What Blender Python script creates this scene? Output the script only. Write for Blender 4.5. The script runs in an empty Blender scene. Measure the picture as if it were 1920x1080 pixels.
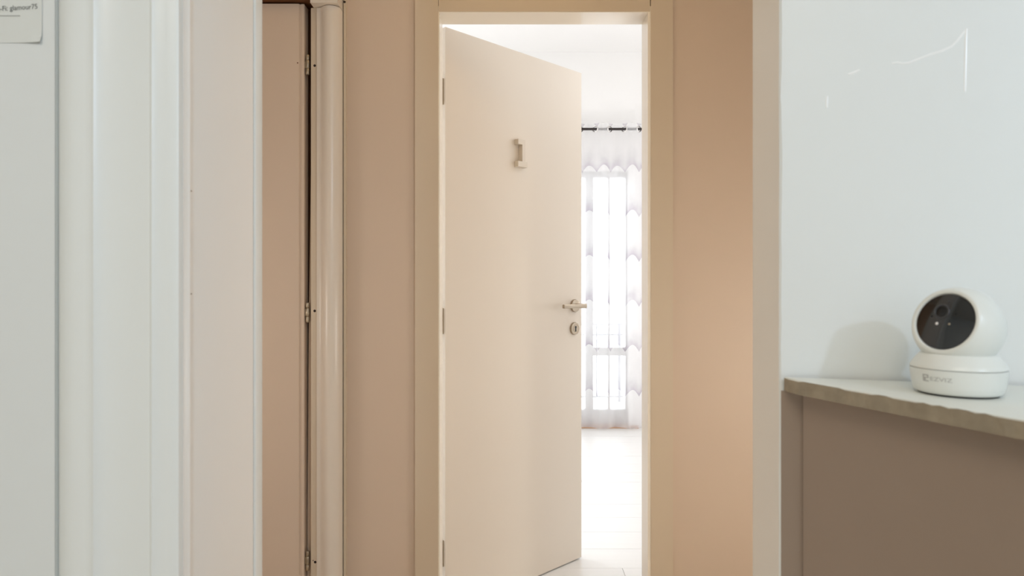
import bpy, bmesh, math, random
from mathutils import Vector, Matrix

random.seed(4)
SC = bpy.context.scene
COL = SC.collection
PI = math.pi

# ------------------------------------------------------------------ camera
CAM_Z = 1.153
cd = bpy.data.cameras.new('camera')
cam = bpy.data.objects.new('camera', cd)
COL.objects.link(cam)
cam.location = (0, 0, CAM_Z)
cam.rotation_euler = (PI / 2, 0, 0)
cd.sensor_width = 36
cd.lens = 22.5
cd.shift_y = -5 / 1920
cd.clip_start = 0.02
cd.dof.use_dof = True
cd.dof.focus_distance = 2.25
cd.dof.aperture_fstop = 7.5
SC.camera = cam

# ------------------------------------------------------------------ world and lights
w = bpy.data.worlds.new('overcast_sky')
SC.world = w
w.use_nodes = True
w.node_tree.nodes['Background'].inputs[0].default_value = (0.90, 0.96, 1.0, 1)
w.node_tree.nodes['Background'].inputs[1].default_value = 4.5

SC.view_settings.view_transform = 'Standard'
SC.view_settings.look = 'None'
SC.view_settings.gamma = 1
SC.view_settings.use_curve_mapping = False
SC.view_settings.exposure = 0.0


def area(name, loc, size, power, color, size_y=None, aim=None):
    l = bpy.data.lights.new(name, 'AREA')
    l.energy = power
    l.color = color
    l.size = size
    if size_y:
        l.shape = 'RECTANGLE'
        l.size_y = size_y
    o = bpy.data.objects.new(name, l)
    COL.objects.link(o)
    o.location = loc
    if aim is not None:
        d = Vector(aim) - Vector(loc)
        o.rotation_euler = d.to_track_quat('-Z', 'Y').to_euler()
    return o


def bulb(name, loc, radius, power, color):
    l = bpy.data.lights.new(name, 'POINT')
    l.energy = power
    l.color = color
    l.shadow_soft_size = radius
    o = bpy.data.objects.new(name, l)
    COL.objects.link(o)
    o.location = loc
    return o


bulb('entry_lamp', (1.52, -1.71, 2.18), 0.06, 44.5, (0.64, 0.79, 1.0))
area('entry_ceiling_fill', (-0.5, -1.2, 2.56), 1.2, 24, (1.0, 0.89, 0.76))  # unseen soft fill added for the ambient light of the entry
area('hall_ceiling_light', (0.0, 1.45, 2.56), 0.6, 2.2, (1.0, 0.64, 0.26))
bulb('hall_side_fill', (1.3, 1.20, 0.85), 0.10, 10.2, (0.94, 0.99, 1.0))  # unseen fill added at the right end to brighten the hall
bulb('hall_side_fill', (-1.35, 1.4, 1.0), 0.10, 5.0, (1.0, 0.96, 0.92))  # matching unseen fill added at the left end of the hall
bulb('bedroom_upper_fill', (1.75, 2.9, 2.50), 0.18, 15, (0.96, 0.97, 1.0))  # unseen fill added high up to brighten bedroom and open door
bulb('bedroom_side_fill', (2.2, 4.1, 1.1), 0.12, 26, (0.97, 0.97, 0.98))  # unseen fill added on the right to lift the bedroom ceiling
bulb('bedroom_side_fill', (-1.2, 3.9, 1.4), 0.12, 38, (0.93, 0.97, 1.0))  # unseen fill added on the left to brighten the bedroom


# ------------------------------------------------------------------ materials
def lin(c):
    return tuple(((v / 255) / 12.92 if v / 255 <= 0.04045 else ((v / 255 + 0.055) / 1.055) ** 2.4) for v in c)


def mat(name, rgb, rough=0.5, metal=0.0, var=0.04, scale=6.0, bump=0.0, bump_scale=60.0, coat=0.0, stretch=None):
    m = bpy.data.materials.new(name)
    m.use_nodes = True
    nt = m.node_tree
    b = nt.nodes['Principled BSDF']
    c = lin(rgb)
    b.inputs['Roughness'].default_value = rough
    b.inputs['Metallic'].default_value = metal
    b.inputs['Coat Weight'].default_value = coat
    tc = nt.nodes.new('ShaderNodeTexCoord')
    mp = nt.nodes.new('ShaderNodeMapping')
    if stretch:
        mp.inputs['Scale'].default_value = stretch
    nt.links.new(tc.outputs['Object'], mp.inputs['Vector'])
    n = nt.nodes.new('ShaderNodeTexNoise')
    n.inputs['Scale'].default_value = scale
    n.inputs['Detail'].default_value = 5
    nt.links.new(mp.outputs['Vector'], n.inputs['Vector'])
    mx = nt.nodes.new('ShaderNodeMix')
    mx.data_type = 'RGBA'
    mx.inputs[6].default_value = (*[v * (1 - var) for v in c], 1)
    mx.inputs[7].default_value = (*[min(1, v * (1 + var)) for v in c], 1)
    nt.links.new(n.outputs['Fac'], mx.inputs[0])
    nt.links.new(mx.outputs[2], b.inputs['Base Color'])
    if bump:
        n2 = nt.nodes.new('ShaderNodeTexNoise')
        n2.inputs['Scale'].default_value = bump_scale
        n2.inputs['Detail'].default_value = 4
        nt.links.new(mp.outputs['Vector'], n2.inputs['Vector'])
        bp = nt.nodes.new('ShaderNodeBump')
        bp.inputs['Strength'].default_value = bump
        bp.inputs['Distance'].default_value = 0.002
        nt.links.new(n2.outputs['Fac'], bp.inputs['Height'])
        nt.links.new(bp.outputs['Normal'], b.inputs['Normal'])
    return m


M = {}
M['white_wall'] = mat('white_wall_paint', (238, 241, 239), 0.38, var=0.015, scale=4, bump=0.25, bump_scale=14)
M['left_paint'] = mat('left_white_paint', (228, 231, 229), 0.40, var=0.015, scale=4, bump=0.25, bump_scale=14)
M['post_cream'] = mat('post_cream_gloss', (232, 220, 205), 0.28, var=0.02, scale=5, bump=0.10, bump_scale=8, stretch=(1, 1, 0.15))
M['lining'] = mat('door_lining_gloss', (250, 240, 224), 0.16, var=0.015, scale=5, bump=0.08, bump_scale=8, stretch=(1, 1, 0.15))
M['ridge'] = mat('ridge_highlight_white', (253, 254, 252), 0.18, var=0.01)  # whiter than the wall, so the ridges' highlight is in the colour
M['white_gloss'] = mat('white_trim_gloss', (236, 239, 236), 0.30, var=0.02, scale=5, bump=0.15, bump_scale=10, stretch=(1, 1, 0.12))
M['cream_gloss'] = mat('cream_trim_gloss', (216, 198, 174), 0.30, var=0.02, scale=5, bump=0.10, bump_scale=8, stretch=(1, 1, 0.15))
M['cream_wall'] = mat('cream_wall_paint', (217, 195, 173), 0.55, var=0.02, scale=5, bump=0.15, bump_scale=16)
M['cream_door'] = mat('cream_door_lacquer', (233, 221, 206), 0.42, var=0.012, scale=3)
M['jamb_cream'] = mat('jamb_cream_paint', (244, 240, 233), 0.36, var=0.02, scale=5, bump=0.10, bump_scale=12)
M['taupe'] = mat('taupe_wall_paint', (160, 142, 127), 0.60, var=0.03, scale=7, bump=0.2, bump_scale=30)
M['shelf_top'] = mat('shelf_white_paint', (238, 240, 233), 0.40, var=0.02, scale=20, bump=0.2, bump_scale=40)
M['shelf_edge'] = mat('shelf_edge_raw', (160, 148, 128), 0.7, var=0.32, scale=55, bump=0.6, bump_scale=90)
M['dark'] = mat('dark_void', (42, 26, 16), 0.8, var=0.2, scale=10)
M['brown'] = mat('shaded_brown', (112, 70, 40), 0.6, var=0.1, scale=10, stretch=(1, 1, 0.1))  # brown stands in for shade around the left door
M['steel'] = mat('brushed_nickel', (176, 162, 144), 0.30, metal=1.0, var=0.05, scale=40)
M['hinge_steel'] = mat('worn_hinge_steel', (176, 164, 144), 0.38, metal=0.8, var=0.15, scale=120)
M['number'] = mat('number_cream', (226, 214, 198), 0.5, var=0.01)
M['black'] = mat('black_plastic', (10, 10, 11), 0.35, var=0.05, scale=50)
M['glass_black'] = mat('camera_face_black', (13, 12, 14), 0.10, var=0.03, scale=20, coat=1.0)
M['lens_grey'] = mat('lens_ring_grey', (58, 58, 60), 0.3, var=0.05, scale=60)
M['camera_white'] = mat('camera_white_plastic', (236, 238, 232), 0.28, var=0.008, scale=30)
M['camera_rim'] = mat('camera_rim_plastic', (222, 221, 208), 0.35, var=0.01, scale=30)
M['led'] = mat('led_glint_pale', (235, 230, 225), 0.1, var=0.02, scale=90)  # near-white colour paints in the LED glint
M['print_grey'] = mat('printed_grey', (186, 186, 182), 0.5, var=0.02)
M['print_dark'] = mat('printed_ink', (84, 88, 84), 0.6, var=0.05)
M['paper'] = mat('paper_note', (224, 226, 221), 0.45, var=0.03, scale=18)
M['bed_wall'] = mat('bedroom_white_paint', (241, 239, 237), 0.6, var=0.01, scale=4)
M['plank_bed'] = mat('plank_joint_grey', (176, 170, 164), 0.7, var=0.05)
M['plank'] = mat('white_laminate', (234, 232, 229), 0.32, var=0.03, scale=5, stretch=(0.4, 6, 1))
M['hall_floor'] = mat('beige_floor_tile', (196, 182, 162), 0.4, var=0.05, scale=8)
M['ceiling'] = mat('ceiling_white', (238, 236, 230), 0.7, var=0.01)
M['rod'] = mat('dark_rod_wood', (38, 28, 26), 0.4, var=0.1, scale=30)
M['chrome'] = mat('ring_chrome', (225, 222, 220), 0.2, metal=1.0, var=0.03)
M['upvc'] = mat('white_window_frame', (196, 194, 192), 0.35, var=0.01)
M['railing'] = mat('grey_railing', (140, 140, 144), 0.5, var=0.05)
M['balcony'] = mat('balcony_concrete', (226, 222, 216), 0.8, var=0.06, scale=12, bump=0.3)
M['threshold'] = mat('threshold_wood', (196, 160, 132), 0.5, var=0.08, scale=20, stretch=(0.2, 1, 1))


def glass_mat():
    m = bpy.data.materials.new('window_glass')
    m.use_nodes = True
    nt = m.node_tree
    nt.nodes.clear()
    out = nt.nodes.new('ShaderNodeOutputMaterial')
    t = nt.nodes.new('ShaderNodeBsdfTransparent')
    g = nt.nodes.new('ShaderNodeBsdfGlossy')
    g.inputs['Roughness'].default_value = 0.02
    mx = nt.nodes.new('ShaderNodeMixShader')
    fr = nt.nodes.new('ShaderNodeFresnel')
    fr.inputs[0].default_value = 1.45
    nt.links.new(fr.outputs[0], mx.inputs[0])
    nt.links.new(t.outputs[0], mx.inputs[1])
    nt.links.new(g.outputs[0], mx.inputs[2])
    nt.links.new(mx.outputs[0], out.inputs[0])
    return m


M['glass'] = glass_mat()


def curtain_mat():
    """Sheer voile with rows of printed scallops that fade upwards."""
    m = bpy.data.materials.new('sheer_scallop_print')
    m.use_nodes = True
    nt = m.node_tree
    nt.nodes.clear()
    N = nt.nodes.new
    L = nt.links.new

    def math_(op, a, b=None):
        n = N('ShaderNodeMath')
        n.operation = op
        for i, v in enumerate((a, b)):
            if v is None:
                continue
            if isinstance(v, (int, float)):
                n.inputs[i].default_value = v
            else:
                L(v, n.inputs[i])
        return n.outputs[0]
    out = N('ShaderNodeOutputMaterial')
    uv = N('ShaderNodeTexCoord')
    sp = N('ShaderNodeSeparateXYZ')
    L(uv.outputs['Object'], sp.inputs[0])
    x, z = sp.outputs['X'], sp.outputs['Z']
    sc = math_('ABSOLUTE', math_('SINE', math_('MULTIPLY', x, PI / 0.112)))
    row = math_('FLOOR', math_('DIVIDE', math_('SUBTRACT', z, 0.27), 0.356))
    v = math_('DIVIDE', math_('SUBTRACT', z, 0.27), 0.356)
    v = math_('ADD', v, math_('MULTIPLY', sc, -0.16))
    f = math_('FRACT', v)
    fade = math_('SUBTRACT', 1.0, math_('DIVIDE', f, 0.55))
    fade = math_('MAXIMUM', fade, 0.0)
    fade = math_('MULTIPLY', fade, fade)
    nz = N('ShaderNodeTexNoise')
    nz.inputs['Scale'].default_value = 9
    L(uv.outputs['Object'], nz.inputs['Vector'])
    fade = math_('MULTIPLY', fade, math_('MULTIPLY', nz.outputs['Fac'], 1.7))
    fade = math_('MINIMUM', fade, 1.0)
    mx = N('ShaderNodeMix')
    mx.data_type = 'RGBA'
    mx.inputs[6].default_value = (0.93, 0.92, 0.93, 1)
    mx.inputs[7].default_value = (0.49, 0.44, 0.52, 1)
    L(fade, mx.inputs[0])
    d = N('ShaderNodeBsdfDiffuse')
    t = N('ShaderNodeBsdfTranslucent')
    L(mx.outputs[2], d.inputs[0])
    L(mx.outputs[2], t.inputs[0])
    a = N('ShaderNodeMixShader')
    a.inputs[0].default_value = 0.5
    L(d.outputs[0], a.inputs[1])
    L(t.outputs[0], a.inputs[2])
    tr = N('ShaderNodeBsdfTransparent')
    b = N('ShaderNodeMixShader')
    b.inputs[0].default_value = 0.50
    L(tr.outputs[0], b.inputs[1])
    L(a.outputs[0], b.inputs[2])
    L(b.outputs[0], out.inputs[0])
    return m


M['curtain'] = curtain_mat()


# ------------------------------------------------------------------ helpers
def link(name, bm, m, parent=None, smooth=False, bevel=0.0, local=False):
    if bevel:
        es = [e for e in bm.edges if len(e.link_faces) == 2 and e.calc_face_angle(0) > 0.5]
        bmesh.ops.bevel(bm, geom=es, offset=bevel, segments=2, affect='EDGES', clamp_overlap=True)
    bmesh.ops.recalc_face_normals(bm, faces=bm.faces[:])
    me = bpy.data.meshes.new(name)
    bm.to_mesh(me)
    bm.free()
    for k in (m if isinstance(m, (list, tuple)) else [m]):
        me.materials.append(k)
    if smooth:
        me.polygons.foreach_set('use_smooth', [True] * len(me.polygons))
        try:
            me.set_sharp_from_angle(angle=math.radians(38))
        except Exception:
            pass
    o = bpy.data.objects.new(name, me)
    COL.objects.link(o)
    if parent is not None:
        o.parent = parent
        if not local:
            o.matrix_parent_inverse = parent_matrix(parent).inverted()
    return o


def parent_matrix(p):
    mw = p.matrix_basis.copy()
    q = p
    while q.parent is not None:
        mw = q.parent.matrix_basis @ q.matrix_parent_inverse @ mw
        q = q.parent
    return mw


def add_box(bm, x0, x1, y0, y1, z0, z1):
    vs = [bm.verts.new((x, y, z)) for x in (x0, x1) for y in (y0, y1) for z in (z0, z1)]
    for f in ((0, 1, 3, 2), (4, 6, 7, 5), (0, 4, 5, 1), (2, 3, 7, 6), (0, 2, 6, 4), (1, 5, 7, 3)):
        bm.faces.new([vs[i] for i in f])
    return bm


def box(name, x0, x1, y0, y1, z0, z1, m, parent=None, bevel=0.0, local=False):
    bm = bmesh.new()
    add_box(bm, x0, x1, y0, y1, z0, z1)
    return link(name, bm, m, parent, bevel > 0, bevel, local)


def add_prism(bm, poly, z0, z1, jitter=None):
    lo = [bm.verts.new((x, y, z0)) for x, y in poly]
    hi = [bm.verts.new((x, y, z1)) for x, y in poly]
    n = len(poly)
    bm.faces.new(lo[::-1])
    bm.faces.new(hi)
    fs = []
    for i in range(n):
        fs.append(bm.faces.new((lo[i], lo[(i + 1) % n], hi[(i + 1) % n], hi[i])))
    return fs


def prism(name, poly, z0, z1, m, parent=None, bevel=0.0, smooth=False):
    bm = bmesh.new()
    add_prism(bm, poly, z0, z1)
    return link(name, bm, m, parent, smooth or bevel > 0, bevel)


def add_lathe(bm, prof, mw=None, seg=48):
    """prof: (radius, height) pairs, turned round local Z."""
    mw = mw or Matrix()
    rings = []
    for r, h in prof:
        if r < 1e-6:
            rings.append([bm.verts.new(mw @ Vector((0, 0, h)))])
        else:
            rings.append([bm.verts.new(mw @ Vector((r * math.cos(2 * PI * i / seg), r * math.sin(2 * PI * i / seg), h))) for i in range(seg)])
    for a, b in zip(rings, rings[1:]):
        for i in range(seg):
            j = (i + 1) % seg
            if len(a) == 1 and len(b) == 1:
                continue
            if len(a) == 1:
                bm.faces.new((a[0], b[i], b[j]))
            elif len(b) == 1:
                bm.faces.new((a[i], b[0], a[j]))
            else:
                bm.faces.new((a[i], b[i], b[j], a[j]))


def lathe(name, prof, m, parent=None, mw=None, seg=48, local=False):
    bm = bmesh.new()
    add_lathe(bm, prof, mw, seg)
    return link(name, bm, m, parent, True, 0, local)


def add_torus(bm, R, r, mw, n=28, k=10):
    vs = [[bm.verts.new(mw @ Vector(((R + r * math.cos(2 * PI * j / k)) * math.cos(2 * PI * i / n),
                                     (R + r * math.cos(2 * PI * j / k)) * math.sin(2 * PI * i / n),
                                     r * math.sin(2 * PI * j / k)))) for j in range(k)] for i in range(n)]
    for i in range(n):
        for j in range(k):
            bm.faces.new((vs[i][j], vs[(i + 1) % n][j], vs[(i + 1) % n][(j + 1) % k], vs[i][(j + 1) % k]))


def add_tube(bm, pts, r, k=10):
    pts = [Vector(p) for p in pts]
    rings = []
    up = Vector((0.1, 0.2, 0.97)).normalized()
    for i, p in enumerate(pts):
        t = (pts[min(i + 1, len(pts) - 1)] - pts[max(i - 1, 0)]).normalized()
        a = t.cross(up)
        if a.length < 1e-4:
            a = t.cross(Vector((1, 0, 0)))
        a.normalize()
        b = t.cross(a)
        rr = r[i] if isinstance(r, (list, tuple)) else r
        rings.append([bm.verts.new(p + rr * (math.cos(2 * PI * j / k) * a + math.sin(2 * PI * j / k) * b)) for j in range(k)])
    for A, B in zip(rings, rings[1:]):
        for j in range(k):
            bm.faces.new((A[j], A[(j + 1) % k], B[(j + 1) % k], B[j]))
    bm.faces.new(rings[0])
    bm.faces.new(rings[-1][::-1])


def tube(name, pts, r, m, parent=None, k=10):
    bm = bmesh.new()
    add_tube(bm, pts, r, k)
    return link(name, bm, m, parent, True)


def empty(name, loc, rz=0.0):
    o = bpy.data.objects.new(name, None)
    COL.objects.link(o)
    o.location = loc
    o.rotation_euler = (0, 0, rz)
    o.empty_display_size = 0.1
    return o


def tag(o, label, cat=None, kind=None, group=None):
    o['label'] = label
    if cat:
        o['category'] = cat
    if kind:
        o['kind'] = kind
    if group:
        o['group'] = group
    return o


def text_bm(s, size):
    """Flat letters as a bmesh in the XY plane (x along the line)."""
    cu = bpy.data.curves.new('lettering', 'FONT')
    cu.body = s
    cu.size = size
    cu.resolution_u = 3
    to = bpy.data.objects.new('lettering', cu)
    COL.objects.link(to)
    bpy.context.view_layer.update()
    me = bpy.data.meshes.new_from_object(to.evaluated_get(bpy.context.evaluated_depsgraph_get()))
    bpy.data.objects.remove(to)
    bm = bmesh.new()
    bm.from_mesh(me)
    bpy.data.meshes.remove(me)
    return bm


# ------------------------------------------------------------------ shell of the rooms
HC = 2.60            # entry and hall ceiling height
# hall
tag(box('floor', -2.2, 3.3, -2.6, 2.205, -0.05, 0.0, M['hall_floor']), 'beige floor of the entry and hall', 'floor', 'structure')
tag(box('ceiling', -2.2, 3.3, -2.6, 2.30, HC, HC + 0.05, M['ceiling']), 'white ceiling over the entry and hall', 'ceiling', 'structure')
# wall that carries the two doors, as one skin with two openings
DW0, DW1 = 2.115, 2.190
bm = bmesh.new()
add_box(bm, -0.5505, -0.262, DW0, DW1, 0, HC)             # between the doors
add_box(bm, 0.470, 1.60, DW0, DW1, 0, HC)                 # right of door 1
add_box(bm, -0.262, 0.470, DW0, DW1, 2.072, HC)           # over door 1
add_box(bm, -1.42, -0.5505, DW0 + 0.03, DW1, 2.11, HC)    # over door 2
add_box(bm, -2.20, -1.42, DW0, DW1, 0, HC)
tag(link('wall_back', bm, M['cream_wall']), 'cream painted hall wall around the two cream doors', 'wall', 'structure')
tag(box('wall_hall_right', 1.45, 1.50, 0.60, 2.20, 0, HC, M['cream_wall']), 'cream wall closing the hall on the right', 'wall', 'structure')
tag(box('wall_hall_left', -1.62, -1.57, 0.99, 2.115, 0, HC, M['cream_wall']), 'cream wall closing the hall on the left', 'wall', 'structure')
# entry room where the camera stands
tag(box('wall_left', -2.20, -0.5445, 0.762, 0.985, 0, HC, M['left_paint']), 'white wall left of the moulded white doorway trim', 'wall', 'structure')
tag(box('wall_entry_left', -2.20, -2.15, -2.6, 0.762, 0, HC, M['white_wall']), 'white side wall of the entry room', 'wall', 'structure')
tag(box('wall_entry_rear', -2.15, 3.30, -2.6, -2.55, 0, HC, M['white_wall']), 'white rear wall of the entry room', 'wall', 'structure')
tag(box('wall_entry_right', 3.20, 3.25, -2.55, 1.0, 0, HC, M['white_wall']), 'white right side wall of the entry room', 'wall', 'structure')

# right wall: white front, cream reveal, slightly ragged paint line at its left edge
A = Vector((0.3324, 0.7946))
WD = Vector((0.9604, -0.2785)).normalized()
WN = Vector((WD.y, -WD.x)) * 1.0      # towards the camera side
if WN.y > 0:
    WN = -WN


def on_wall(t, off=0.0):
    p = A + WD * t + WN * off
    return (p.x, p.y)


bm = bmesh.new()
rows = 150
far = on_wall(3.08)
edge, corner, back, end, endb = [], [], [], [], []
for i in range(rows + 1):
    z = HC * i / rows
    j = 0.0009 * math.sin(i * 0.53) * math.sin(i * 0.17 + 1) + random.uniform(-0.0005, 0.0005)
    edge.append(bm.verts.new((A.x + WD.x * (0.0022 + j), A.y + WD.y * (0.0022 + j), z)))
    corner.append(bm.verts.new((A.x + j * 0.4, A.y + 0.0022, z)))
    back.append(bm.verts.new((0.3325, 0.884, z)))
    end.append(bm.verts.new((far[0], far[1], z)))
    endb.append(bm.verts.new((far[0], 0.95, z)))
for i in range(rows):
    f = bm.faces.new((edge[i], end[i], end[i + 1], edge[i + 1])); f.material_index = 0
    f = bm.faces.new((corner[i], edge[i], edge[i + 1], corner[i + 1])); f.material_index = 0
    f = bm.faces.new((back[i], corner[i], corner[i + 1], back[i + 1])); f.material_index = 1
    f = bm.faces.new((endb[i], back[i], back[i + 1], endb[i + 1])); f.material_index = 1
    f = bm.faces.new((end[i], endb[i], endb[i + 1], end[i + 1])); f.material_index = 0
wr = link('wall_right', bm, [M['white_wall'], M['jamb_cream']])
tag(wr, 'white wall behind the small camera, with cream painted end', 'wall', 'structure')

# thin raised ridges where the paint of the white wall has run
def wall_px(px, py):
    """Point on the white wall seen at this place of the photograph."""
    k = (px - 960) / 1200
    t = (k * A.y - A.x) / (WD.x - k * WD.y)
    p = A + WD * t
    return Vector((p.x, p.y, CAM_Z + (535 - py) / 1200 * p.y))


RID = [[(1672, 119), (1682, 117), (1692, 119), (1704, 118), (1722, 111), (1745, 102), (1765, 96), (1784, 87), (1797, 74), (1809, 58)],
       [(1812, 54), (1811, 80), (1810, 120), (1809, 172)],
       [(1590, 140), (1602, 136), (1612, 131)],
       [(1551, 180), (1550, 190), (1550, 202)]]
for pts in RID:
    n = len(pts)
    bm = bmesh.new()
    P = [wall_px(*p) for p in pts]
    rr = [0.0017 * (0.55 + 0.45 * math.sin(PI * (i + 0.6) / (n + 0.2))) for i in range(n)]
    add_tube(bm, P, rr, 8)
    nrm3 = Vector((WN.x, WN.y, 0)).normalized()
    for v in bm.verts:
        d = (v.co - Vector((A.x, A.y, 0))).dot(nrm3)
        v.co -= nrm3 * d * 0.72
    link('paint_ridge', bm, M['ridge'], wr, True)  # highlight along the ridge comes from its whiter colour

# lower taupe part of the wall and the low wall that carries the shelf
SH = 1.0407          # shelf top
tp = bmesh.new()
pts = [on_wall(0.0015, 0.0), on_wall(0.07, 0.0), on_wall(0.07, 0.0025), on_wall(0.003, 0.0025), on_wall(0.0015, 0.0015)]
add_prism(tp, pts, 0, 1.0225)
tag(link('wainscot', tp, M['taupe'], None, True, 0.0012), 'taupe painted strip of wall under the left end of the shelf', 'wall', 'structure')
PD = Vector((0.093, -0.2286)).normalized()
p0 = Vector((0.354, 0.778))
p1 = p0 + PD * 1.25
tag(prism('wall_low', [p0, p1, (1.75, -0.36), on_wall(1.65, 0.004), on_wall(0.03, 0.004)], 0, SH - 0.0165, M['taupe'], None, 0.003),
    'taupe low wall under the white shelf', 'wall', 'structure')

f0 = Vector((0.333, 0.7616))
shelf_poly = [(0.3345, 0.7868), (0.3335, 0.7735), (0.3368, 0.7522)]
front = []
L = 1.27
for i in range(1, 160):
    q = f0 + PD * (0.0104 + L * i / 160)
    nrm = Vector((PD.y, -PD.x))
    q = q + nrm * random.uniform(-0.00025, 0.00025) + nrm * 0.0005 * math.sin(i * 0.31) * math.sin(i * 0.083 + 1)
    front.append((q.x, q.y))
bm = bmesh.new()
poly = shelf_poly + front + [(1.72, -0.40), on_wall(1.62, 0.0008)]
fs = add_prism(bm, poly, SH - 0.0165, SH)
bm.faces.ensure_lookup_table()
for f in fs:
    f.material_index = 1
bevel_es = [e for e in bm.edges if e.verts[0].co.z > SH - 1e-4 and e.verts[1].co.z > SH - 1e-4]
bmesh.ops.bevel(bm, geom=bevel_es, offset=0.0013, segments=2, affect='EDGES', clamp_overlap=True)
shelf = link('corner_shelf', bm, [M['shelf_top'], M['shelf_edge']], None, False)
tag(shelf, 'white painted shelf board with raw chipped edge carrying the small camera', 'shelf')

# ------------------------------------------------------------------ near doorway trim on the left (moulded casing and cream jamb)
def nx(px, y):
    return ((px - 960) / 1200 * y, y)


prof = [nx(104, 0.7615), nx(106, 0.7680), nx(110, 0.7680), nx(112, 0.7570), nx(118, 0.7500), nx(124, 0.7455), nx(140, 0.7432), nx(158, 0.7430), nx(170, 0.7432),
        nx(173.5, 0.7408), nx(175, 0.7406), nx(186, 0.7442), nx(205, 0.7468), nx(225, 0.7478), nx(250, 0.7468), nx(268, 0.7440),
        nx(281, 0.7432), nx(283, 0.7385), nx(285, 0.7382), nx(296, 0.7414), nx(312, 0.7412), nx(328, 0.7420), nx(335, 0.7440), nx(339, 0.7500), nx(342, 0.7520)]
cas = bmesh.new()
add_prism(cas, prof + [(-0.392, 0.775), (-0.5445, 0.775)], 0, HC)
frame3 = empty('trim_3', (-0.46, 0.76, 0))
tag(frame3, 'moulded white trim and cream jamb of the near doorway, left foreground', 'door trim', 'structure')
link('moulded_casing', cas, M['white_gloss'], frame3, True)
jx = -0.3845
jam = bmesh.new()
add_prism(jam, [(jx - 0.0025, 0.754), (jx - 0.001, 0.760), (jx + 0.0008, 0.762), (jx + 0.0008, 0.768), (jx - 0.0004, 0.770), (jx - 0.0004, 0.776), (jx + 0.0012, 0.779),
                (jx + 0.0012, 0.948), (jx - 0.003, 0.949), (jx - 0.003, 0.985), (-0.5445, 0.985), (-0.5445, 0.776), (-0.392, 0.776), (-0.392, 0.754)], 0, HC)
link('jamb', jam, M['jamb_cream'], frame3, True)
bd = bmesh.new()
add_prism(bd, [(jx - 0.0028, 0.9492), (jx + 0.0016, 0.9492), (jx + 0.0036, 0.9515), (jx + 0.0036, 0.9555), (jx + 0.0018, 0.9575), (jx + 0.0018, 0.981), (jx, 0.9855), (jx - 0.0028, 0.9855)], 0, HC)
link('jamb_bead', bd, M['white_gloss'], frame3, True)
for px, py in ((346, 358), (346, 551)):
    y = 0.765
    d = lathe('nail_hole', [(0.0, 0.0), (0.0009, 0.0), (0.0011, 0.0006), (0.0, 0.0006)], M['shelf_edge'], frame3,
              Matrix.Translation((jx + 0.0008, y, CAM_Z + (535 - py) / 1200 * y)) @ Matrix.Rotation(PI / 2, 4, 'Y'), 10)

# paper note on the left wall
NY = 0.7605
note = empty('wall_note', (-0.60, NY, 1.44))
tag(note, 'pale grey paper note with faint lettering on the left white wall', 'note')
bm = bmesh.new()
nxs, nzs = 14, 14
x0, x1, z0, z1 = -0.715, -0.5590, 1.4415, 1.5600
grid = []
for i in range(nxs + 1):
    r = []
    for j in range(nzs + 1):
        u, v = i / nxs, j / nzs
        lift = 0.0003 + 0.0035 * max(0, (u - 0.82) / 0.18) ** 2 * max(0, 1 - v / 0.12) ** 2 + 0.0003 * math.sin(5 * u) ** 2
        r.append(bm.verts.new((x0 + (x1 - x0) * u, NY + 0.0012 - lift, z0 + (z1 - z0) * v)))
    grid.append(r)
for i in range(nxs):
    for j in range(nzs):
        bm.faces.new((grid[i][j], grid[i + 1][j], grid[i + 1][j + 1], grid[i][j + 1]))
link('paper', bm, M['paper'], note, False)
bm = text_bm('Wi-Fi: glamour75', 0.0085)
xs = [v.co.x for v in bm.verts]
wd = max(xs) - min(xs)
sx = 0.0545 / wd
for v in bm.verts:
    x, y = (v.co.x - min(xs)) * sx, v.co.y
    a = math.radians(3.5)
    v.co = Vector((-0.6185 + x * math.cos(a) - y * math.sin(a), NY + 0.0003, 1.4785 + x * math.sin(a) + y * math.cos(a)))
link('lettering', bm, M['print_dark'], note)
box('fold_line', -0.70, -0.585, NY - 0.0001, NY + 0.0003, 1.4733, 1.4738, M['print_grey'], note)

# ------------------------------------------------------------------ frame of the numbered door
frame1 = empty('trim_1', (0.10, 2.15, 0))
tag(frame1, 'cream flat casing and jamb around the open numbered door', 'door frame', 'structure')
CY0, CY1 = 2.100, 2.1165
box('side_casing', -0.3185, -0.2420, CY0, CY1, 0, HC - 0.002, M['cream_gloss'], frame1, 0.0018)
box('side_casing', 0.4555, 0.5285, CY0, CY1, 0, HC - 0.002, M['cream_gloss'], frame1, 0.0018)
box('head_casing', -0.2405, 0.4530, CY0 + 0.0005, CY1, 2.0520, 2.145, M['cream_gloss'], frame1, 0.0012)
box('head_panel', -0.2405, 0.4530, CY0 + 0.003, CY1, 2.147, HC - 0.002, M['cream_wall'], frame1, 0.0012)
JY0, JY1 = 2.1015, 2.199
box('side_jamb', -0.262, -0.2385, JY0, JY1, 0, 2.0700, M['lining'], frame1, 0.0015)
box('side_jamb', 0.4460, 0.470, JY0, JY1, 0, 2.0700, M['lining'], frame1, 0.0015)
box('head_jamb', -0.2385, 0.4460, JY0, JY1, 2.0495, 2.0700, M['lining'], frame1, 0.0015)

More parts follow.
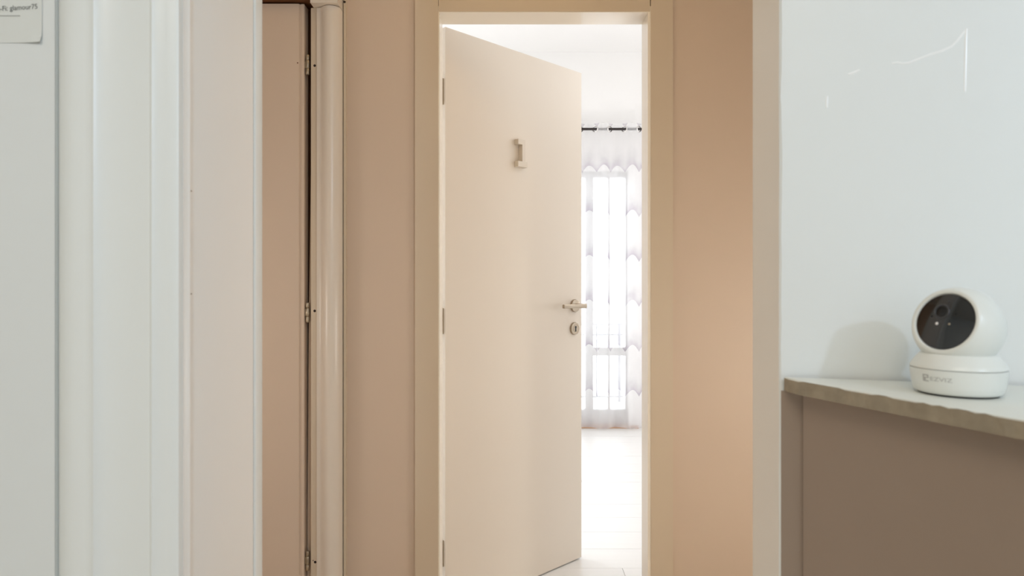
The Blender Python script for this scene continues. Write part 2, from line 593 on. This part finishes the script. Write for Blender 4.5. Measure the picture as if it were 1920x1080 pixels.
# ------------------------------------------------------------------ numbered door, standing ajar into the bedroom
ang = math.atan2(0.679, 0.734)
door1 = empty('door_1', (-0.231, 2.218, 0), ang)
tag(door1, 'cream door with raised numeral standing ajar into the bright bedroom', 'door', 'structure')
DWID = 0.714
box('door_leaf', 0.0, DWID, 0.0, 0.040, 0.006, 2.0490, M['cream_door'], door1, 0.0015, True)
bm = bmesh.new()
zc = CAM_Z
pts = [(0.328, -0.0850 + 0.0), ]
u0, u1 = 0.3275, 0.3765
zb0, zb1, zt0, zt1 = zc + 0.4515, zc + 0.4725, zc + 0.5365, zc + 0.5560
s0, s1 = 0.3490, 0.3650
outline = [(u0, zb0), (u1, zb0), (u1, zb1), (s1, zb1), (s1, zt1), (u0, zt1), (u0, zt0), (s0, zt0), (s0, zb1), (u0, zb1)]
lo = [bm.verts.new((u, -0.0005, z)) for u, z in outline]
hi = [bm.verts.new((u, -0.0215, z)) for u, z in outline]
bm.faces.new(lo)
bm.faces.new(hi[::-1])
for i in range(len(outline)):
    j = (i + 1) % len(outline)
    bm.faces.new((lo[i], lo[j], hi[j], hi[i]))
link('door_number', bm, M['number'], door1, True, 0.0012, True)
# lever handle
RX = Matrix.Rotation(PI / 2, 4, 'X')        # local Z to -Y (out of the leaf, towards the hall)
uh, zh = 0.6695, CAM_Z - 0.0850
lathe('handle_rosette', [(0.0, 0.0), (0.0262, 0.0), (0.0268, 0.004), (0.0255, 0.0088), (0.0235, 0.0095), (0.0, 0.0095)], M['steel'], door1,
      Matrix.Translation((uh, -0.0003, zh)) @ RX, 36, True)
bm = bmesh.new()
add_lathe(bm, [(0.0, 0.009), (0.0105, 0.009), (0.0100, 0.046), (0.0, 0.046)], Matrix.Translation((uh, 0, zh)) @ RX, 20)
# lever: flat bar running back towards the hinge side
secs = []
for i in range(15):
    t = i / 14
    u = uh + 0.0135 - 0.128 * t
    hh = 0.0098 - 0.0018 * t
    th = 0.0075 - 0.0015 * t
    yy = -0.0500 + 0.006 * max(0, t - 0.7) / 0.3
    secs.append([bm.verts.new((u, yy + th * math.copysign(abs(math.cos(a)) ** 0.5, math.cos(a)), zh + hh * math.copysign(abs(math.sin(a)) ** 0.6, math.sin(a))))
                 for a in [2 * PI * k / 14 for k in range(14)]])
for Aq, Bq in zip(secs, secs[1:]):
    for k in range(14):
        bm.faces.new((Aq[k], Aq[(k + 1) % 14], Bq[(k + 1) % 14], Bq[k]))
bm.faces.new(secs[0])
bm.faces.new(secs[-1][::-1])
link('handle_lever', bm, M['steel'], door1, True, 0, True)
ue, ze = 0.6675, CAM_Z - 0.1800
esc = lathe('key_escutcheon', [(0.0, 0.0), (0.0258, 0.0), (0.0264, 0.004), (0.0250, 0.0082), (0.0205, 0.0090), (0.0195, 0.0080), (0.0150, 0.0080), (0.0142, 0.0090), (0.0, 0.0090)], M['steel'], door1,
            Matrix.Translation((ue, -0.0003, ze)) @ RX, 36, True)
kb = bmesh.new()
add_box(kb, ue - 0.0032, ue + 0.0032, -0.0100, -0.0088, ze - 0.0125, ze + 0.0045)
add_lathe(kb, [(0.0, 0.0088), (0.0052, 0.0088), (0.0052, 0.0101), (0.0, 0.0101)], Matrix.Translation((ue, 0, ze + 0.0055)) @ RX, 16)
link('keyhole', kb, M['black'], esc, False, 0, True)
for py in (172, 602, 1037):
    zz = CAM_Z + (535 - py) / 1200 * 2.23
    bm = bmesh.new()
    for a0, a1 in ((-0.045, -0.0155), (-0.0145, 0.0145), (0.0155, 0.045)):
        add_lathe(bm, [(0, a0), (0.0068, a0), (0.0068, a1), (0, a1)], Matrix.Translation((-0.0085, 0.018, zz)), 14)
    add_box(bm, -0.0035, 0.0005, 0.010, 0.036, zz - 0.045, zz + 0.045)
    link('hinge', bm, M['hinge_steel'], door1, True, 0, True)

# ------------------------------------------------------------------ second door (left), almost closed, in its rounded frame
frame2 = empty('trim_2', (-0.95, 2.09, 0))
tag(frame2, 'cream rounded door frame of the closed door on the left', 'door frame', 'structure')
rp = []
xa, xb = -0.6310, -0.5555
for i in range(17):
    t = i / 16
    x = xa + (xb - xa) * t
    # flat shoulder, then a bold round at the right
    y = 2.068 - 0.020 * math.sin(PI * min(1, max(0, (t - 0.18) / 0.82))) ** 0.8
    rp.append((x, y))
rp += [(xb, 2.140), (xa, 2.140)]
bm = bmesh.new()
add_prism(bm, rp, 0, 2.0500)
link('rounded_post', bm, M['post_cream'], frame2, True)
box('fillet_strip', -0.5525, -0.5445, 2.0985, 2.1160, 0, HC - 0.002, M['cream_gloss'], frame2, 0.0012)
bm = bmesh.new()
add_box(bm, -0.6420, -0.5550, 2.036, 2.140, 2.0520, 2.135)
link('corner_block', bm, M['post_cream'], frame2, True, 0.006)
box('head_casing', -1.42, -0.6430, 2.046, 2.140, 2.0735, 2.135, M['brown'], frame2, 0.002)  # brown colour paints the shade under the door head
box('side_strip', -0.6515, -0.6325, 2.074, 2.140, 0, 2.0520, M['cream_gloss'], frame2, 0.0025)
bm = bmesh.new()
prv = None
for z, wdt in ((0.0, 0.017), (0.40, 0.0155), (1.05, 0.0110), (1.55, 0.004), (2.05, 0.001)):
    q = [bm.verts.new((-0.6560 - wdt, 2.102, z)), bm.verts.new((-0.6550, 2.102, z)), bm.verts.new((-0.6550, 2.135, z)), bm.verts.new((-0.6560 - wdt, 2.135, z))]
    if prv:
        for i in range(4):
            bm.faces.new((prv[i], prv[(i + 1) % 4], q[(i + 1) % 4], q[i]))
    prv = q
link('rebate_strip', bm, M['cream_wall'], frame2)
box('rebate_back', -1.42, -0.6560, 2.138, 2.188, 0, 2.108, M['brown'], frame2)  # brown slab painted as the shade inside the hinge gap
box('side_post', -1.44, -1.378, 2.06, 2.135, 0, 2.0735, M['cream_gloss'], frame2, 0.003)
for px, py, r in ((590, 123, 0.0046), (590, 583, 0.0046), (591, 1054, 0.0046), (587, 1051, 0.0018)):
    lathe('screw_hole', [(0.0, 0.0), (r, 0.0), (r * 0.8, 0.0006), (0.0, 0.0003)], M['dark'], frame2,
          Matrix.Translation(((px - 960) / 1200 * 2.074, 2.0742, CAM_Z + (535 - py) / 1200 * 2.074)) @ RX, 14)
lathe('nail_hole', [(0.0, 0.0), (0.0040, 0.0), (0.0040, 0.001), (0.0, 0.001)], M['dark'], frame2,
      Matrix.Translation((-0.5490, 2.0985, CAM_Z + (535 - 4) / 1200 * 2.1)) @ RX, 10)

door2 = empty('door_2', (-0.675, 2.09, 0))
tag(door2, 'cream flush door at the left, standing a hair open on steel hinges', 'door', 'structure')
LZ1 = 2.0665
lp = [(-1.372, 2.0760), (-0.6935, 2.0760), (-0.6915, 2.0770), (-0.6905, 2.0805), (-0.6855, 2.0812), (-0.6838, 2.0785), (-0.6765, 2.0785), (-0.6750, 2.0800), (-0.6745, 2.1180), (-1.372, 2.1180)]
bm = bmesh.new()
add_prism(bm, lp, 0.008, LZ1)
link('door_leaf', bm, M['cream_wall'], door2, True, 0.0)
for py in (122, 586, 1051):
    zz = CAM_Z + (535 - py) / 1200 * 2.085
    bm = bmesh.new()
    for a0, a1, r in ((-0.0320, -0.0125, 0.0058), (-0.0115, 0.0145, 0.0064), (0.0155, 0.0320, 0.0058)):
        add_lathe(bm, [(0, a0), (r * 0.85, a0), (r, a0 + 0.0015), (r, a1 - 0.0015), (r * 0.85, a1), (0, a1)], Matrix.Translation((-0.6650, 2.0835, zz)), 16)
    add_box(bm, -0.6750, -0.6655, 2.0840, 2.0858, zz - 0.0115, zz + 0.0115)
    link('hinge', bm, M['hinge_steel'], door2, True, 0)
lathe('nail_hole', [(0.0, 0.0), (0.0022, 0.0), (0.0022, 0.0006), (0.0, 0.0004)], M['brown'], door2,
      Matrix.Translation(((558 - 960) / 1200 * 2.076, 2.0760, CAM_Z + (535 - 118) / 1200 * 2.076)) @ RX, 10)

# ------------------------------------------------------------------ bedroom
BY = 5.20
BC = 3.05
BX0, BX1 = -1.9, 2.6
OX0, OX1, OZ = 0.36, 0.945, 2.085
bm = bmesh.new()
add_box(bm, BX0, OX0, BY, BY + 0.25, 0, BC)
add_box(bm, OX1, BX1, BY, BY + 0.25, 0, BC)
add_box(bm, OX0, OX1, BY, BY + 0.25, OZ, BC)
tag(link('wall_bedroom_back', bm, M['bed_wall']), 'white bedroom wall behind the sheer curtain', 'wall', 'structure')
tag(box('wall_bedroom_left', BX0 - 0.05, BX0, 2.31, BY, 0, BC, M['bed_wall']), 'white left wall of the bedroom', 'wall', 'structure')
tag(box('wall_bedroom_right', BX1, BX1 + 0.05, 2.31, BY, 0, BC, M['bed_wall']), 'white right wall of the bedroom', 'wall', 'structure')
bm = bmesh.new()
add_box(bm, BX0, -0.264, 2.1905, 2.200, 0, BC)
add_box(bm, 0.472, BX1, 2.1905, 2.200, 0, BC)
add_box(bm, -0.264, 0.472, 2.1905, 2.200, 2.072, BC)
tag(link('wall_bedroom_front', bm, M['bed_wall']), 'white bedroom side of the wall with the numbered door', 'wall', 'structure')
tag(box('ceiling_bedroom', BX0, BX1, 2.191, BY, BC, BC + 0.05, M['bed_wall']), 'white bedroom ceiling above the curtain rod', 'ceiling', 'structure')
fl = box('floor_bedroom', BX0, BX1, 2.206, BY + 0.25, -0.05, -0.004, M['plank_bed'])
tag(fl, 'white laminate plank floor of the bedroom', 'floor', 'structure')
PW = 0.19
meshes = {}
y = 3.37 - 7 * PW
r = 0
while y < BY - 0.01:
    y0, y1 = max(y, 2.206), min(y + PW, BY)
    x = BX0 - random.uniform(0.2, 1.0)
    while x < BX1:
        xa_, xb_ = max(x, BX0), min(x + 1.28, BX1)
        if xb_ - xa_ > 0.02 and y1 - y0 > 0.02:
            box('floor_plank', xa_ + 0.0008, xb_ - 0.0008, y0 + 0.0007, y1 - 0.0007, -0.004, random.uniform(-0.0004, 0.0), M['plank'], fl, 0.0006)
        x += 1.28
    y += PW
    r += 1
tag(box('baseboard_right', BX1 - 0.015, BX1, 2.32, BY, 0, 0.08, M['upvc']), 'white baseboard along the right bedroom wall', 'baseboard', 'structure')

# French window
win = empty('window_1', ((OX0 + OX1) / 2, BY + 0.1, 0))
tag(win, 'white French window behind the sheer curtain', 'window', 'structure')
WY0, WY1 = BY + 0.06, BY + 0.12


def wx(px, y=BY + 0.07):
    return (px - 960) / 1200 * y


box('outer_stile', OX0, OX0 + 0.05, WY0, WY1, 0.0, OZ, M['upvc'], win, 0.003)
box('outer_stile', wx(1173), OX1, WY0, WY1, 0.0, OZ, M['upvc'], win, 0.003)
box('top_rail', OX0 + 0.05, wx(1173), WY0, WY1, OZ - 0.045, OZ, M['upvc'], win, 0.003)
box('bottom_rail', OX0 + 0.05, wx(1173), WY0, WY1, 0.0, 0.13, M['upvc'], win, 0.003)
box('meeting_stile', wx(1140), wx(1143.5), WY0, WY1, 0.13, OZ - 0.045, M['upvc'], win, 0.002)
box('inner_stile', wx(1098), wx(1112), WY0, WY1, 0.13, OZ - 0.045, M['upvc'], win, 0.002)
box('cross_rail', wx(1112), wx(1173), WY0 + 0.005, WY1 - 0.005, 0.575, 0.64, M['upvc'], win, 0.003)
for a_, b_ in ((OX0 + 0.05, wx(1098)), (wx(1112), wx(1140)), (wx(1143.5), wx(1173))):
    box('pane', a_, b_, BY + 0.087, BY + 0.092, 0.13, OZ - 0.045, M['glass'], win)
tag(box('door_threshold', OX0 - 0.02, 1.02, BY - 0.045, BY + 0.06, 0.0, 0.014, M['threshold'], None, 0.003), 'narrow wooden threshold strip under the curtain hem', 'threshold')

# balcony beyond
tag(box('balcony_floor', -1.2, 2.6, BY + 0.25, 6.6, -0.10, -0.03, M['balcony']), 'pale balcony floor outside the French window', 'balcony floor', 'structure')
rail = empty('balcony_railing', (0.8, 6.5, -0.03))
tag(rail, 'grey metal balcony railing seen through the sheer curtain', 'railing')
RY = 6.5


def rz(py):
    return CAM_Z + (535 - py) / 1200 * RY


box('top_rail', -1.0, 2.4, RY - 0.025, RY + 0.025, rz(610), rz(606), M['railing'], rail, 0.004)
box('mid_rail', -1.0, 2.4, RY - 0.012, RY + 0.012, rz(629), rz(626), M['railing'], rail, 0.003)
box('bottom_rail', -1.0, 2.4, RY - 0.012, RY + 0.012, rz(745), rz(742), M['railing'], rail, 0.003)
k = 0
x = -0.98
while x < 2.4:
    tube('baluster', [(x, RY, -0.03 if k % 6 == 0 else rz(745)), (x, RY, rz(609))], 0.008 if k % 6 else 0.016, M['railing'], rail, 8)
    x += 0.115
    k += 1

# curtain, rod and eyelets
RODY = 5.08
RZ = CAM_Z + (535 - 242) / 1200 * RODY
rod = empty('curtain_rod', (0.85, RODY, RZ))
tag(rod, 'dark curtain rod on the white bedroom wall', 'curtain rod')
tube('rod', [(0.10, RODY, RZ), (1.62, RODY, RZ)], 0.0105, M['rod'], rod, 14)
for xx, s in ((0.10, -1), (1.62, 1)):
    lathe('finial', [(0.0, 0.0), (0.014, 0.0), (0.022, 0.015), (0.022, 0.03), (0.012, 0.045), (0.0, 0.048)], M['rod'], rod,
          Matrix.Translation((xx, RODY, RZ)) @ Matrix.Rotation(s * PI / 2, 4, 'Y'), 16)
for xx in (0.15, 1.57):
    tube('bracket', [(xx, RODY, RZ - 0.012), (xx, RODY + 0.06, RZ - 0.02), (xx, BY, RZ - 0.02)], 0.007, M['rod'], rod, 8)
cx0, half = 0.6604, 0.1157
cur = empty('sheer_curtain', (0.85, RODY, 0))
tag(cur, 'sheer white eyelet curtain with lilac scallop print over the French window', 'curtain')
bm = bmesh.new()
nu, nv = 300, 36
X0, X1, Z0, Z1 = cx0 - 4 * half - 0.03, cx0 + 7 * half + 0.03, 0.022, RZ + 0.045
g = []
for i in range(nu + 1):
    x = X0 + (X1 - X0) * i / nu
    col = []
    for j in range(nv + 1):
        v = j / nv
        z = Z0 + (Z1 - Z0) * v
        ph = PI * (x - cx0) / half
        am = 0.030 + 0.004 * math.sin(3.1 * x + 2 * v)
        yy = RODY - am * math.sin(ph + 0.35 * (1 - v) * math.sin(2.3 * x + 1.0)) - 0.004 * (1 - v) * math.sin(2.7 * ph + 5 * v)
        col.append(bm.verts.new((x + 0.006 * (1 - v) * math.sin(ph * 0.5 + 1), yy, z)))
    g.append(col)
for i in range(nu):
    for j in range(nv):
        bm.faces.new((g[i][j], g[i + 1][j], g[i + 1][j + 1], g[i][j + 1]))
link('fabric', bm, M['curtain'], cur, True)
for q in range(-4, 8):
    x = cx0 + q * half
    s = 1 if q % 2 == 0 else -1
    bm = bmesh.new()
    mw = Matrix.Translation((x, RODY, RZ)) @ Matrix.Rotation(-s * math.radians(40), 4, 'Z') @ Matrix.Rotation(PI / 2, 4, 'X')
    add_torus(bm, 0.0225, 0.0052, mw)
    link('eyelet', bm, M['chrome'], cur, True)

# ------------------------------------------------------------------ small security camera on the shelf
DX, DY = 0.463, 0.665
cm = empty('security_camera', (DX, DY, SH))
tag(cm, 'small white round-headed security camera with black lens face on the shelf', 'security camera')
base_prof = [(0.0, 0.0020), (0.0378, 0.0020), (0.0394, 0.0028), (0.0408, 0.0050), (0.0424, 0.0120), (0.0436, 0.0205), (0.0440, 0.0255), (0.0440, 0.0266), (0.0434, 0.0268), (0.0, 0.0268)]
lathe('base', base_prof, M['camera_white'], cm, Matrix.Translation((DX, DY, SH)), 72)
lathe('contact_shade_disc', [(0.0, 0.0), (0.0360, 0.0), (0.0362, 0.0022), (0.0, 0.0022)], M['black'], cm, Matrix.Translation((DX, DY, SH)), 48)  # black disc put in to darken the contact shadow under the base
lathe('base_shoulder', [(0.0434, 0.0272), (0.0440, 0.0276), (0.0437, 0.0295), (0.0418, 0.0325), (0.0385, 0.0370), (0.0360, 0.0405), (0.0342, 0.0420), (0.0300, 0.0422), (0.0, 0.0422)],
      M['camera_white'], cm, Matrix.Translation((DX, DY, SH)), 72)
HZ = SH + 0.0683
fa, el = math.radians(206.2), math.radians(17)
n = Vector((math.cos(el) * math.cos(fa), math.cos(el) * math.sin(fa), math.sin(el)))
ex = (-n).cross(Vector((0, 0, 1))).normalized()
ey = n.cross(ex)
HM = Matrix(((ex.x, ey.x, n.x, DX), (ex.y, ey.y, n.y, DY), (ex.z, ey.z, n.z, HZ), (0, 0, 0, 1)))
R = 0.0420
prof = [(0.0, -R)]
for i in range(1, 30):
    a = -PI / 2 + i / 30 * (PI / 2 + math.acos(0.0345 / R))
    prof.append((R * math.cos(a), R * math.sin(a)))
prof += [(0.0345, 0.0240), (0.0338, 0.0249), (0.0322, 0.0256), (0.0304, 0.0252), (0.0297, 0.0240), (0.0294, 0.0215), (0.0, 0.0215)]
lathe('head_shell', prof, M['camera_white'], cm, HM, 72)
fc = [(0.0292, 0.0217), (0.0291, 0.0236)]
for i in range(1, 9):
    r_ = 0.0291 * (1 - i / 8)
    fc.append((r_, 0.0236 + 0.0026 * (1 - (r_ / 0.0291) ** 2)))
face = lathe('lens_face', fc, M['glass_black'], cm, HM, 64)


def dome(dx, dy):
    return 0.0236 + 0.0026 * (1 - (math.hypot(dx, dy) / 0.0291) ** 2)


lx, ly = -0.0035, 0.0095
bm = bmesh.new()
add_torus(bm, 0.0070, 0.0012, HM @ Matrix.Translation((lx, ly, dome(lx, ly))), 32, 10)
link('lens_ring', bm, M['lens_grey'], face, True)
lathe('lens', [(0.0, 0.0012), (0.003, 0.0010), (0.0060, 0.0), (0.0060, -0.002), (0.0, -0.002)], M['black'], face, HM @ Matrix.Translation((lx, ly, dome(lx, ly))), 24)
for dx, dy, r_, mt in ((-0.0065, -0.0030, 0.0016, 'led'), (0.0060, -0.0030, 0.0012, 'hinge_steel'), (-0.013, 0.0045, 0.0011, 'black'), (0.0105, 0.008, 0.0008, 'black'), (0.001, 0.0205, 0.0012, 'lens_grey')):  # pale and steel dots stand in for glints on the LEDs
    lathe('sensor_dot', [(0.0, 0.0006), (r_ * 0.6, 0.0005), (r_, 0.0), (r_, -0.001), (0.0, -0.001)], M[mt], face, HM @ Matrix.Translation((dx, dy, dome(dx, dy))), 16)
# little cover flap on the side of the head
sd = (Vector((0.82, -0.35, 0.05))).normalized()
ang_s = math.atan2(sd.y, sd.x)
bm = bmesh.new()
for a0, a1, z0_, z1_ in ((-0.18, 0.18, -0.013, 0.013),):
    gs = []
    for i in range(9):
        c_ = []
        for j in range(9):
            a = ang_s + a0 + (a1 - a0) * i / 8
            zz = z0_ + (z1_ - z0_) * j / 8
            rr = math.sqrt(R * R - zz * zz) + (0.0008 if 0 < i < 8 and 0 < j < 8 else -0.0004)
            c_.append(bm.verts.new((DX + rr * math.cos(a), DY + rr * math.sin(a), HZ + zz)))
        gs.append(c_)
    for i in range(8):
        for j in range(8):
            bm.faces.new((gs[i][j], gs[i + 1][j], gs[i + 1][j + 1], gs[i][j + 1]))
link('side_flap', bm, M['camera_white'], cm, True)


def on_base(s, z):
    """Print on the drum of the base: s metres to the viewer's right of the front."""
    rr = 0.0424 + (z - 0.0120) * (0.0012 / 0.0085) + 0.00018
    a = math.radians(207.0) + s / rr
    return Vector((DX + rr * math.cos(a), DY + rr * math.sin(a), SH + z))


bm = text_bm('EZVIZ', 0.0060)
xs = [v.co.x for v in bm.verts]
k = 0.0205 / (max(xs) - min(xs))
bmesh.ops.subdivide_edges(bm, edges=[e for e in bm.edges if abs(e.verts[0].co.x - e.verts[1].co.x) > 0.001], cuts=2)
for v in bm.verts:
    v.co = on_base(-0.0035 + (v.co.x - min(xs)) * k, 0.0158 + v.co.y * 0.95)
link('brand_lettering', bm, M['print_grey'], cm)
bm = bmesh.new()
bars = [(0.0, 0.0068, 0.0060, 0.0072), (0.0, 0.0068, 0.0036, 0.0044), (0.0, 0.0068, 0.0, 0.0012), (0.0, 0.0014, 0.0012, 0.0060), (0.0052, 0.0068, 0.0044, 0.0060), (0.0016, 0.0034, 0.0012, 0.0036)]
for a0, a1, b0, b1 in bars:
    for q in range(4):
        s0_, s1_ = a0 + (a1 - a0) * q / 4, a0 + (a1 - a0) * (q + 1) / 4
        bm.faces.new([bm.verts.new(on_base(-0.0120 + s, 0.0144 + z)) for s, z in ((s0_, b0), (s1_, b0), (s1_, b1), (s0_, b1))])
link('brand_emblem', bm, M['print_grey'], cm)
# power lead behind the base
ca = math.radians(12)
q0 = Vector((DX + 0.0415 * math.cos(ca), DY + 0.0415 * math.sin(ca), SH + 0.0085))
bm = bmesh.new()
pts = [q0, q0 + Vector((0.004, 0.001, 0.0)), q0 + Vector((0.0075, 0.0005, -0.003))]
add_tube(bm, pts, [0.0050, 0.0045, 0.0022], 12)
add_tube(bm, [q0 + Vector((0.0065, 0.0007, -0.003)), q0 + Vector((0.0085, 0.0022, -0.0062)), q0 + Vector((0.006, 0.0050, -0.0066)), q0 + Vector((-0.004, 0.0090, -0.0066)), q0 + Vector((-0.022, 0.0215, -0.0066))], 0.0016, 8)
link('power_lead', bm, M['black'], cm, True)

cm.scale = (0.97, 0.97, 1.0)
